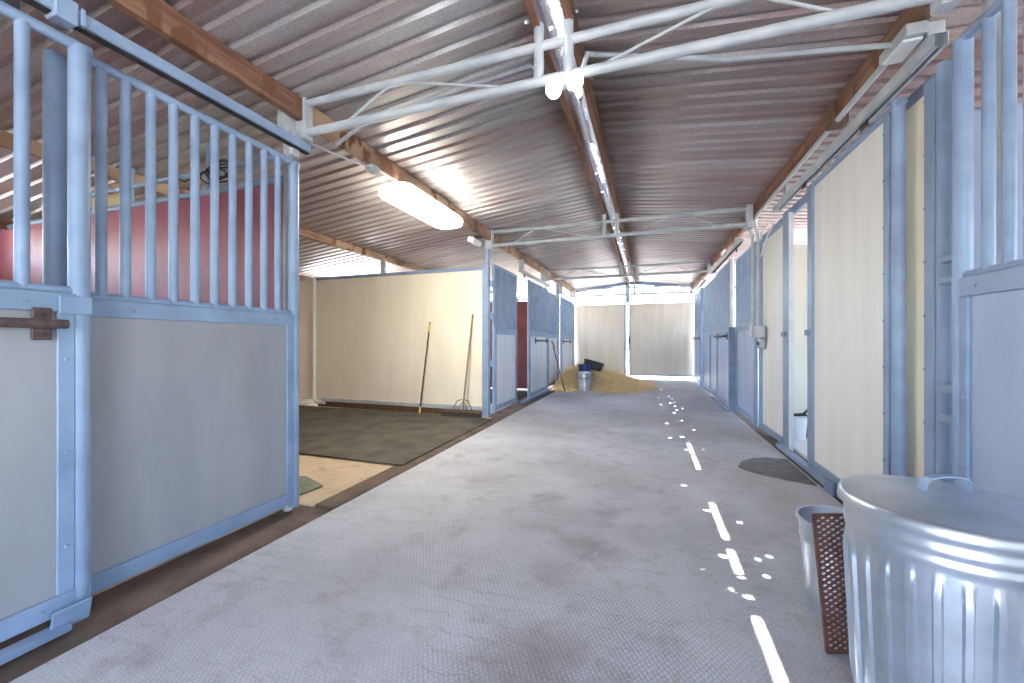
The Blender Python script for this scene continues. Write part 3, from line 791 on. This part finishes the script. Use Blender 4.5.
mb = MB().box(1.215, 1.220, 2.32, 4.78, 2.432, 2.49, .001).box(1.265, 1.27, 2.32, 4.78, 2.432, 2.49, .001).box(1.215, 1.27, 2.32, 4.78, 2.49, 2.496, .001)
mb.box(1.22, 1.234, 2.32, 4.78, 2.430, 2.435, 0).box(1.251, 1.267, 2.32, 4.78, 2.430, 2.435, 0)
build('rail', mb, 'steel_pale', tr)
for y in (2.40, 4.4):
    build('clamp', MB().box(1.21, 1.275, y-.05, y+.05, 2.498, 2.568, .004), 'steel_pale', tr)
for y in (3.0, 4.0):
    build('roller_hanger', MB().box(1.237, 1.248, y-.04, y+.04, 2.40, 2.47, .003).pipe((1.226, y, 2.465), (1.259, y, 2.465), .02, 12), 'black_iron', tr)
gd = thing('door_guide', 'floor guide rail under the feed room doorway', 'door guide', (1.27, 3.9, 0))
build('rail', MB().box(1.255, 1.315, 2.9, 4.85, .0, .04, .003), 'steel', gd)
build('stop_block', MB().box(1.23, 1.255, 3.42, 3.56, 0, .09, .004), 'steel_dark', gd)
# interior of the feed room
rp = thing('feed_room_partition', 'pale cream inner wall seen through the feed room doorway', 'partition', (3.1, 5.5, 0))
build('board', MB().box(1.40, 4.85, 5.49, 5.51, .005, 2.235, .003), 'cream', rp)
build('board', MB().box(1.42, 4.85, 2.50, 2.52, .005, 2.20, .003), 'board_blue', rp)
bk = bucket('white_bucket', 'white plastic bucket inside the feed room doorway', 'bucket', (1.555, 5.26), .09, .11, .26, 'white_plastic', beads=False)
sc = thing('feed_scoop', 'black scoop lying across the white bucket rim', 'scoop', (1.555, 5.26, .27))
build('blade', MB().tube([(1.50, 5.20, .282), (1.56, 5.22, .285), (1.64, 5.24, .29)], .016, 8, .02), 'black', sc)
build('handle', MB().pipe((1.62, 5.25, .285), (1.70, 5.34, .33), .012, 8), 'black', sc)
cbx = thing('cardboard_box', 'brown box on the feed room floor behind the white bucket', 'box', (1.89, 5.36, 0))
build('carton', MB().box(1.655, 2.0, 5.36, 5.47, .005, .19, .004), 'cardboard', cbx)
build('flap', MB().obox((1.83, 5.33, .205), (.33, .09, .006), Matrix.Rotation(.4, 3, 'X'), .001).obox((1.83, 5.455, .225), (.33, .07, .006), Matrix.Rotation(-1.1, 3, 'X'), .001), 'cardboard', cbx)
dm = slab([(1.46, 4.0), (1.95, 4.05), (1.95, 4.62), (1.50, 4.66)], .004, .014)
tag(build('floor_mat', dm, 'mat_green'), 'small mat just inside the feed room doorway', 'mat')
# conduits with outlet
cd = thing('electrical_conduit', 'pair of pale conduits dropping to the outlet boxes beside the cream panel', 'conduit', (1.28, 5.68, 1.2))
arc = [(.99+.24*math.sin(a)-.0, 5.72, 2.56-.24*(1-math.cos(a)) if a < 1.4 else 2.32) for a in (0, .35, .7, 1.05, 1.4)]
c1 = [(.2, 5.72, 2.62), (.6, 5.72, 2.60), (.95, 5.72, 2.575), (1.10, 5.72, 2.555), (1.19, 5.72, 2.51), (1.23, 5.72, 2.43), (1.235, 5.72, 2.3), (1.235, 5.72, 1.30)]
build('pipe', MB().tube(c1, .017, 10), 'steel_pale', cd)
c2 = [(1.165, 2.54, 2.55), (1.175, 5.2, 2.55), (1.19, 5.38, 2.545), (1.215, 5.48, 2.50), (1.245, 5.53, 2.42), (1.25, 5.54, 2.3), (1.25, 5.54, 1.28)]
build('pipe', MB().tube(c2, .017, 10), 'steel_pale', cd)
ob = build('outlet_box', MB().box(1.205, 1.315, 5.66, 5.78, 1.16, 1.30, .006), 'grey_plastic', cd)
ob2 = build('outlet_box', MB().box(1.215, 1.315, 5.48, 5.60, 1.15, 1.29, .006), 'grey_plastic', cd)
du = MB().box(1.265, 1.317, 5.52, 5.66, 1.02, 1.125, .006)
ob3 = build('receptacle', du, 'grey_plastic', cd)
fc = MB()
for y in (5.555, 5.625): fc.lathe([(.001, 0), (.024, 0), (.026, .004), (.001, .006)], (1.259, y, 1.075), 14, axis='X')
build('socket_face', fc, 'black_iron', ob3)
wc = thing('bent_wire', 'thin white wire bracket bent beside the conduit under the roof', 'wire', (1.26, 5.4, 2.3))
build('wire', MB().tube([(1.27, 5.50, 2.12), (1.285, 5.25, 2.33), (1.30, 5.1, 2.40), (1.30, 5.08, 2.425), (1.285, 5.15, 2.435), (1.27, 5.42, 2.40), (1.27, 5.5, 2.33)], .008, 8), 'white_metal', wc)
jb = thing('junction_box', 'pale junction box where the right conduit meets the beam', 'junction box', (1.17, 2.6, 2.50))
build('box', MB().box(1.12, 1.205, 2.33, 2.56, 2.515, 2.57, .006), 'steel_pale', jb)
build('cover', MB().box(1.123, 1.202, 2.36, 2.53, 2.502, 2.516, .004), 'white_metal', jb)
# far right stalls
XF = 1.235
fs1 = stall_front('stall_screen', 'grille stall front just past the outlet conduits', 'stall front', 1.30, -1, 5.81, 7.02, zb=.04, zs=1.33, zt=2.36, board='board_blue')
stall_front('sliding_stall_door', 'right-hand stall door with a dark pull bar, second from the conduits', 'stall door', XF, -1, 7.09, 8.45, zb=.04, zs=1.30, zt=2.38, board='board_blue', handle=(7.25, 8.35, 1.19))
stall_front('stall_screen', 'right-hand stall front midway down the far row', 'stall front', XF+.03, -1, 8.47, 9.5, zb=.04, zs=1.30, zt=2.38, board='board_blue')
stall_front('stall_screen', 'right-hand stall front just before the far post', 'stall front', XF+.03, -1, 9.52, 10.62, zb=.04, zs=1.28, zt=2.38, board='board_blue')
stall_front('sliding_stall_door', 'last right-hand stall door beside the end doors', 'stall door', XF-.02, -1, 10.85, 12.2, zb=.04, zs=1.27, zt=2.38, board='board_blue', handle=(10.9, 12.0, 1.18))
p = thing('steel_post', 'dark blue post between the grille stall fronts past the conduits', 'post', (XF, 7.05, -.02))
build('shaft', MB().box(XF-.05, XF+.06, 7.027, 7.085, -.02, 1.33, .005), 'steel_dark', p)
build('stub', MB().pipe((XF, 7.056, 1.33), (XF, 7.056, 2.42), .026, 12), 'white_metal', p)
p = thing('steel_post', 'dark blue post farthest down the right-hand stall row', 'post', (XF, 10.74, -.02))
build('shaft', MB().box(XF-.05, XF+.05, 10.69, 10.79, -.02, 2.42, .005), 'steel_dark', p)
for (ya, yb, lb) in ((6.0, 8.6, 'dark door track above the grille fronts past the conduits'), (9.7, 12.2, 'dark door track at the far end of the right row')):
    tr = thing('door_track', lb, 'door track', (XF-.06, (ya+yb)/2, 2.44))
    build('rail', MB().box(XF-.09, XF-.04, ya, yb, 2.43, 2.475, .004), 'steel_pale', tr)
    build('slot', MB().box(XF-.08, XF-.05, ya, yb, 2.424, 2.431, 0), 'black', tr)
    for y in (ya+.35, yb-.35):
        build('clamp', MB().box(XF-.085, XF-.045, y-.03, y+.03, 2.47, 2.568, .003), 'steel_pale', tr)
        build('roller_hanger', MB().box(XF-.07, XF-.06, y-.03, y+.03, 2.36, 2.44, .003), 'black_iron', tr)
g = thing('door_guide', 'low steel guide on the floor before the right stall door', 'door guide', (1.18, 7.9, 0))
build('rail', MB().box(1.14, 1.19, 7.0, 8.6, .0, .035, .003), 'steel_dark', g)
rw = MB().box(1.40, 4.85, 8.46, 8.485, .0, 2.1, .003)
pt = thing('stall_partition', 'pale partition inside the far right stalls', 'partition', (3.1, 8.47, 0))
build('board', rw, 'cream', pt); build('rail', MB().pipe((1.40, 8.472, 2.12), (4.85, 8.472, 2.12), .022), 'steel', pt)

# small bulb on the right beam
lb = thing('work_light', 'small bare bulb on the right beam near the far stalls', 'light', (1.12, 7.2, 2.5))
build('socket', MB().pipe((1.12, 7.2, 2.54), (1.168, 7.2, 2.59), .018, 10), 'white_plastic', lb)
build('bulb', MB().lathe([(.001, -.04), (.016, -.034), (.024, -.015), (.02, .01), (.013, .025)], (1.115, 7.2, 2.53), 16), 'white_plastic', lb)

# worn mat in the aisle
pts = [(.74+0, 3.95), (.80, 4.12), (.92, 4.26), (1.05, 4.33), (1.21, 4.33), (1.21, 3.62), (1.05, 3.68), (.88, 3.76), (.78, 3.86)]
tag(build('floor_mat', slab(pts, .0, .008), 'mat_grey'), 'worn grey half-round mat before the feed room doorway', 'mat')

# ------------------------------------------------------------------ lights of the room
fl_ = thing('tube_lamp', 'glowing white tube lamp fixture under the left roof beam', 'lamp', (-2.24, 3.65, 2.46))
def stadium(x0, x1, y0, y1, z0, z1, rad, inset=.0):
    bm = bmesh.new(); pts = []
    for (cx, cy, a0) in ((x1-rad, y1-rad, 0), (x0+rad, y1-rad, math.pi/2), (x0+rad, y0+rad, math.pi), (x1-rad, y0+rad, 1.5*math.pi)):
        for k in range(7):
            a = a0+math.pi/2*k/6; pts.append((cx+rad*math.cos(a), cy+rad*math.sin(a)))
    vs = []; fs = []; n = len(pts); mx, my = (x0+x1)/2, (y0+y1)/2
    lv = [(1.0, z1), (1.0, z0+.03), (.96, z0+.012), (.86, z0)]
    for (s, z) in lv:
        for (x, y) in pts: vs.append((mx+(x-mx)*s, my+(y-my)*(1-(1-s)*.3), z))
    for i in range(len(lv)-1):
        for j in range(n): fs.append((i*n+j, i*n+(j+1) % n, (i+1)*n+(j+1) % n, (i+1)*n+j))
    fs.append(tuple(range(n))); fs.append(tuple((len(lv)-1)*n+j for j in range(n))[::-1])
    return MB().add(vs, fs)
build('housing', stadium(-2.40, -2.08, 3.10, 4.28, 2.525, 2.562, .10), 'white_plastic', fl_)
build('diffuser', stadium(-2.42, -2.06, 3.08, 4.30, 2.455, 2.524, .12), 'tube_light', fl_)
wb = thing('motion_sensor', 'small white box tilted under the left beam near the corner post', 'sensor', (-2.3, 5.1, 2.45))
build('case', MB().obox((-2.31, 5.10, 2.50), (.09, .28, .075), Matrix.Rotation(.35, 3, 'Y'), .008, 2), 'white_plastic', wb)
build('bracket', MB().box(-2.30, -2.22, 5.06, 5.14, 2.54, 2.575, .003), 'black_iron', wb)
lc = thing('lamp_cable', 'thin pale cable running from the truss end to the tube lamp', 'cable', (-2.2, 2.6, 2.5))
build('sheath', MB().tube([(-2.2, 2.12, 2.46), (-2.19, 2.3, 2.475), (-2.185, 2.5, 2.50), (-2.15, 2.75, 2.53), (-2.16, 3.0, 2.55)], .008, 8), 'steel_pale', lc)
build('junction_box', MB().box(-2.215, -2.135, 2.70, 2.80, 2.50, 2.56, .008), 'steel_pale', lc)
rc = thing('roof_conduit', 'thin grey conduit running under the roof from the left beam to the twin floodlights', 'conduit', (-1.3, 2.2, 2.5))
build('pipe', MB().tube([(-2.13, 2.30, 2.52), (-1.9, 2.30, 2.62), (-1.3, 2.29, 2.695), (-.66, 2.27, 2.74), (-.61, 2.2, 2.66), (-.60, 2.14, 2.55), (-.52, 2.13, 2.53), (-.45, 2.125, 2.50), (-.43, 2.11, 2.46)], .013, 10), 'steel_pale', rc)
build('pipe', MB().tube([(-.38, 2.11, 2.46), (-.345, 2.125, 2.52), (-.32, 2.2, 2.68), (-.28, 2.30, 2.735), (.4, 2.48, 2.67), (.95, 2.46, 2.585), (1.13, 2.44, 2.545)], .013, 10), 'steel_pale', rc)
fl2 = thing('twin_floodlight', 'pair of glowing floodlight bulbs hanging below the centre of the pipe truss', 'floodlight', (-.41, 2.05, 2.4))
build('mount_box', MB().box(-.44, -.38, 2.05, 2.10, 2.445, 2.47, .006), 'grey_plastic', fl2)
for (x, y, z) in ((-.462, 2.0, 2.392), (-.352, 2.0, 2.412)):
    hd_ = build('lamp_holder', MB().tube([(x*.8-.41*.2, 2.06, z+.04), (x, 2.03, z+.02), (x, 2.015, z+.01)], .016, 12, .026), 'grey_plastic', fl2)
    build('bulb', MB().lathe([(.001, -.04), (.026, -.034), (.04, -.014), (.042, .01), (.032, .03), (.018, .042)], (x, y, z), 18), 'bulb', hd_)

# ------------------------------------------------------------------ trash can, bin and mesh panel
CX, CY = .737, 1.362
tc = thing('trash_can', 'large ribbed galvanised trash can with lid beside the right stalls', 'trash can', (CX, CY, 0))
def ribs(r, z, a):
    if .11 < z < .555:
        f = min(1, (z-.11)/.03, (.555-z)/.03)
        k = (a/(2*math.pi)*26) % 1.0
        w = 1 if .0 <= k < .42 else 0
        e = min(k/.08, (.42-k)/.08, 1) if w else 0
        return r+.009*f*max(0, e)
    return r
prof = [(.001, .015), (.165, .015), (.168, 0), (.176, 0), (.178, .03), (.182, .045), (.179, .06), (.180, .10), (.181, .115)]
for k in range(12): prof.append((.1815+(.2005-.1815)*k/11, .125+(.545-.125)*k/11))
prof += [(.201, .56), (.2015, .575), (.2055, .583), (.2055, .591), (.202, .598), (.2025, .606), (.2065, .614), (.2065, .622), (.2025, .630), (.203, .640), (.206, .646), (.206, .655), (.203, .66)]
build('body', MB().lathe(prof, (CX, CY, 0), 26*12, fn=ribs), 'galv', tc, ang=50)
lidp = [(.209, .668), (.215, .652), (.2195, .650), (.2215, .654), (.2205, .664), (.217, .674), (.213, .679), (.209, .681), (.205, .682), (.195, .683), (.15, .692), (.10, .698), (.05, .702), (.001, .703)]
lid = build('lid', MB().lathe(lidp, (CX, CY, 0), 72), 'galv', tc, ang=50)
e = V((.9455, .3255, 0))   # handle across the lid
hp = []
for (s, z) in ((-.062, .700), (-.060, .722), (-.050, .735), (-.02, .741), (.02, .741), (.050, .735), (.060, .722), (.062, .700)):
    hp.append(V((CX+.012, CY+.02, z)) + e*s)
hm = MB()
vs = []; fs = []
for p_ in hp:
    for sy in (-1, 1):
        for sz in (-1, 1): vs.append(p_+V((-.3255, .9455, 0))*.012*sy+V((0, 0, .0025*sz)))
for i in range(len(hp)-1):
    a0 = i*4; b0 = a0+4
    for (q, w) in ((0, 1), (1, 3), (3, 2), (2, 0)): fs.append((a0+q, a0+w, b0+w, b0+q))
fs += [(0, 1, 3, 2), (len(hp)*4-4, len(hp)*4-2, len(hp)*4-1, len(hp)*4-3)]
hm.add(vs, fs)
build('lid_handle', hm, 'steel', lid)
# side handle on the can body, facing the camera's right
ah = math.radians(-62)
er = V((math.cos(ah), math.sin(ah), 0)); et = V((-er.y, er.x, 0)); c0 = V((CX, CY, 0))+er*.205
sh = MB().tube([c0+et*-.06+V((0, 0, .50)), c0+er*.02+et*-.06+V((0, 0, .505)), c0+er*.03+et*-.05+V((0, 0, .47)), c0+er*.03+et*.05+V((0, 0, .47)), c0+er*.02+et*.06+V((0, 0, .505)), c0+et*.06+V((0, 0, .50))], .006, 8)
build('side_handle', sh, 'steel_dark', tc)
bucket('galvanised_bucket', 'open galvanised bucket half hidden behind the large trash can', 'bucket', (.742, 1.955), .118, .150, .376, 'galv', handle_mat=None)
# brown expanded mesh panel leaning on the bucket
mp = thing('mesh_panel', 'brown diamond-mesh panel leaning between the trash can and the open bucket', 'mesh panel', (.70, 1.70, 0))
f_ = V((-.3255, .9455, 0)); r_ = V((.9455, .3255, 0))
o0 = r_*1.112+f_*1.405; W, H = .26, .475
U_ = V((-.04, 0, 1.0)).normalized(); U_ = (r_*-.062+f_*.055+V((0, 0, 1))).normalized(); W_ = r_.copy()
def pp(u, w): return o0+W_*u+U_*w+V((0, 0, .004))
mm = MB(); st_ = .022; nn = f_
def bar(u0, w0, u1, w1, hw=.0032, th=.0025):
    a_, b2 = pp(u0, w0), pp(u1, w1); d_ = (b2-a_)
    if d_.length < .004: return
    s_ = d_.cross(nn).normalized()*hw; q_ = nn*th
    vs = [a_+s_+q_, a_-s_+q_, a_-s_-q_, a_+s_-q_, b2+s_+q_, b2-s_+q_, b2-s_-q_, b2+s_-q_]
    mm.add(vs, [(0, 1, 2, 3), (7, 6, 5, 4), (0, 4, 5, 1), (1, 5, 6, 2), (2, 6, 7, 3), (3, 7, 4, 0)])
sl = .62
def clip(c, sgn):
    pts = []
    for u in (0, W):
        w = c+sgn*sl*u
        if 0 <= w <= H: pts.append((u, w))
    for w in (0, H):
        u = (w-c)/(sgn*sl)
        if 0 < u < W: pts.append((u, w))
    return pts[:2] if len(pts) >= 2 else None
c = -sl*W
while c < H+sl*W:
    for sgn in (1, -1):
        q = clip(c, sgn)
        if q: bar(q[0][0], q[0][1], q[1][0], q[1][1])
    c += .0205
build('mesh', mm, 'brown_mesh', mp, ang=20)
mm = MB(); bar(0, 0, W, 0, .004, .004); bar(0, H, W, H, .004, .004); bar(0, 0, 0, H, .004, .004); bar(W, 0, W, H, .004, .004)
build('rim', mm, 'brown_mesh', mp, ang=20)

# ------------------------------------------------------------------ light and camera
w = bpy.data.worlds.new('World'); SC.world = w; w.use_nodes = True
nt = w.node_tree; nt.nodes.clear()
sky = N(nt, 'ShaderNodeTexSky'); sky.sky_type = 'NISHITA'; sky.sun_disc = False
sky.sun_elevation = math.radians(60); sky.sun_rotation = math.radians(-90); sky.air_density = 1.0; sky.dust_density = 2.0
bg = N(nt, 'ShaderNodeBackground'); bg.inputs['Strength'].default_value = 1.5
ow = N(nt, 'ShaderNodeOutputWorld')
nt.links.new(sky.outputs[0], bg.inputs[0]); nt.links.new(bg.outputs[0], ow.inputs[0])
sl_ = bpy.data.lights.new('sun', 'SUN'); sl_.energy = 30; sl_.angle = math.radians(.53); sl_.color = (1, .96, .9)
so3 = bpy.data.objects.new('sun', sl_); COL.objects.link(so3)
d = V((SUNX, 0, -1)).normalized(); so3.rotation_euler = d.to_track_quat('-Z', 'Y').to_euler(); so3.location = (-6, 3, 12)

cam = bpy.data.cameras.new('camera'); co_ = bpy.data.objects.new('camera', cam); COL.objects.link(co_)
cam.sensor_width = 36; cam.lens = 36*398/1024; cam.clip_start = .02
co_.location = (0, 0, 1.10); co_.rotation_euler = (math.radians(90), 0, math.radians(18.9945))
SC.camera = co_
vs_ = SC.view_settings; vs_.view_transform = 'Standard'; vs_.look = 'None'; vs_.gamma = 1; vs_.exposure = 1.05; vs_.use_curve_mapping = False
SC.cycles.use_denoising = True
SC.cycles.max_bounces = 10; SC.cycles.diffuse_bounces = 6; SC.cycles.glossy_bounces = 4
SC.cycles.sample_clamp_indirect = 8
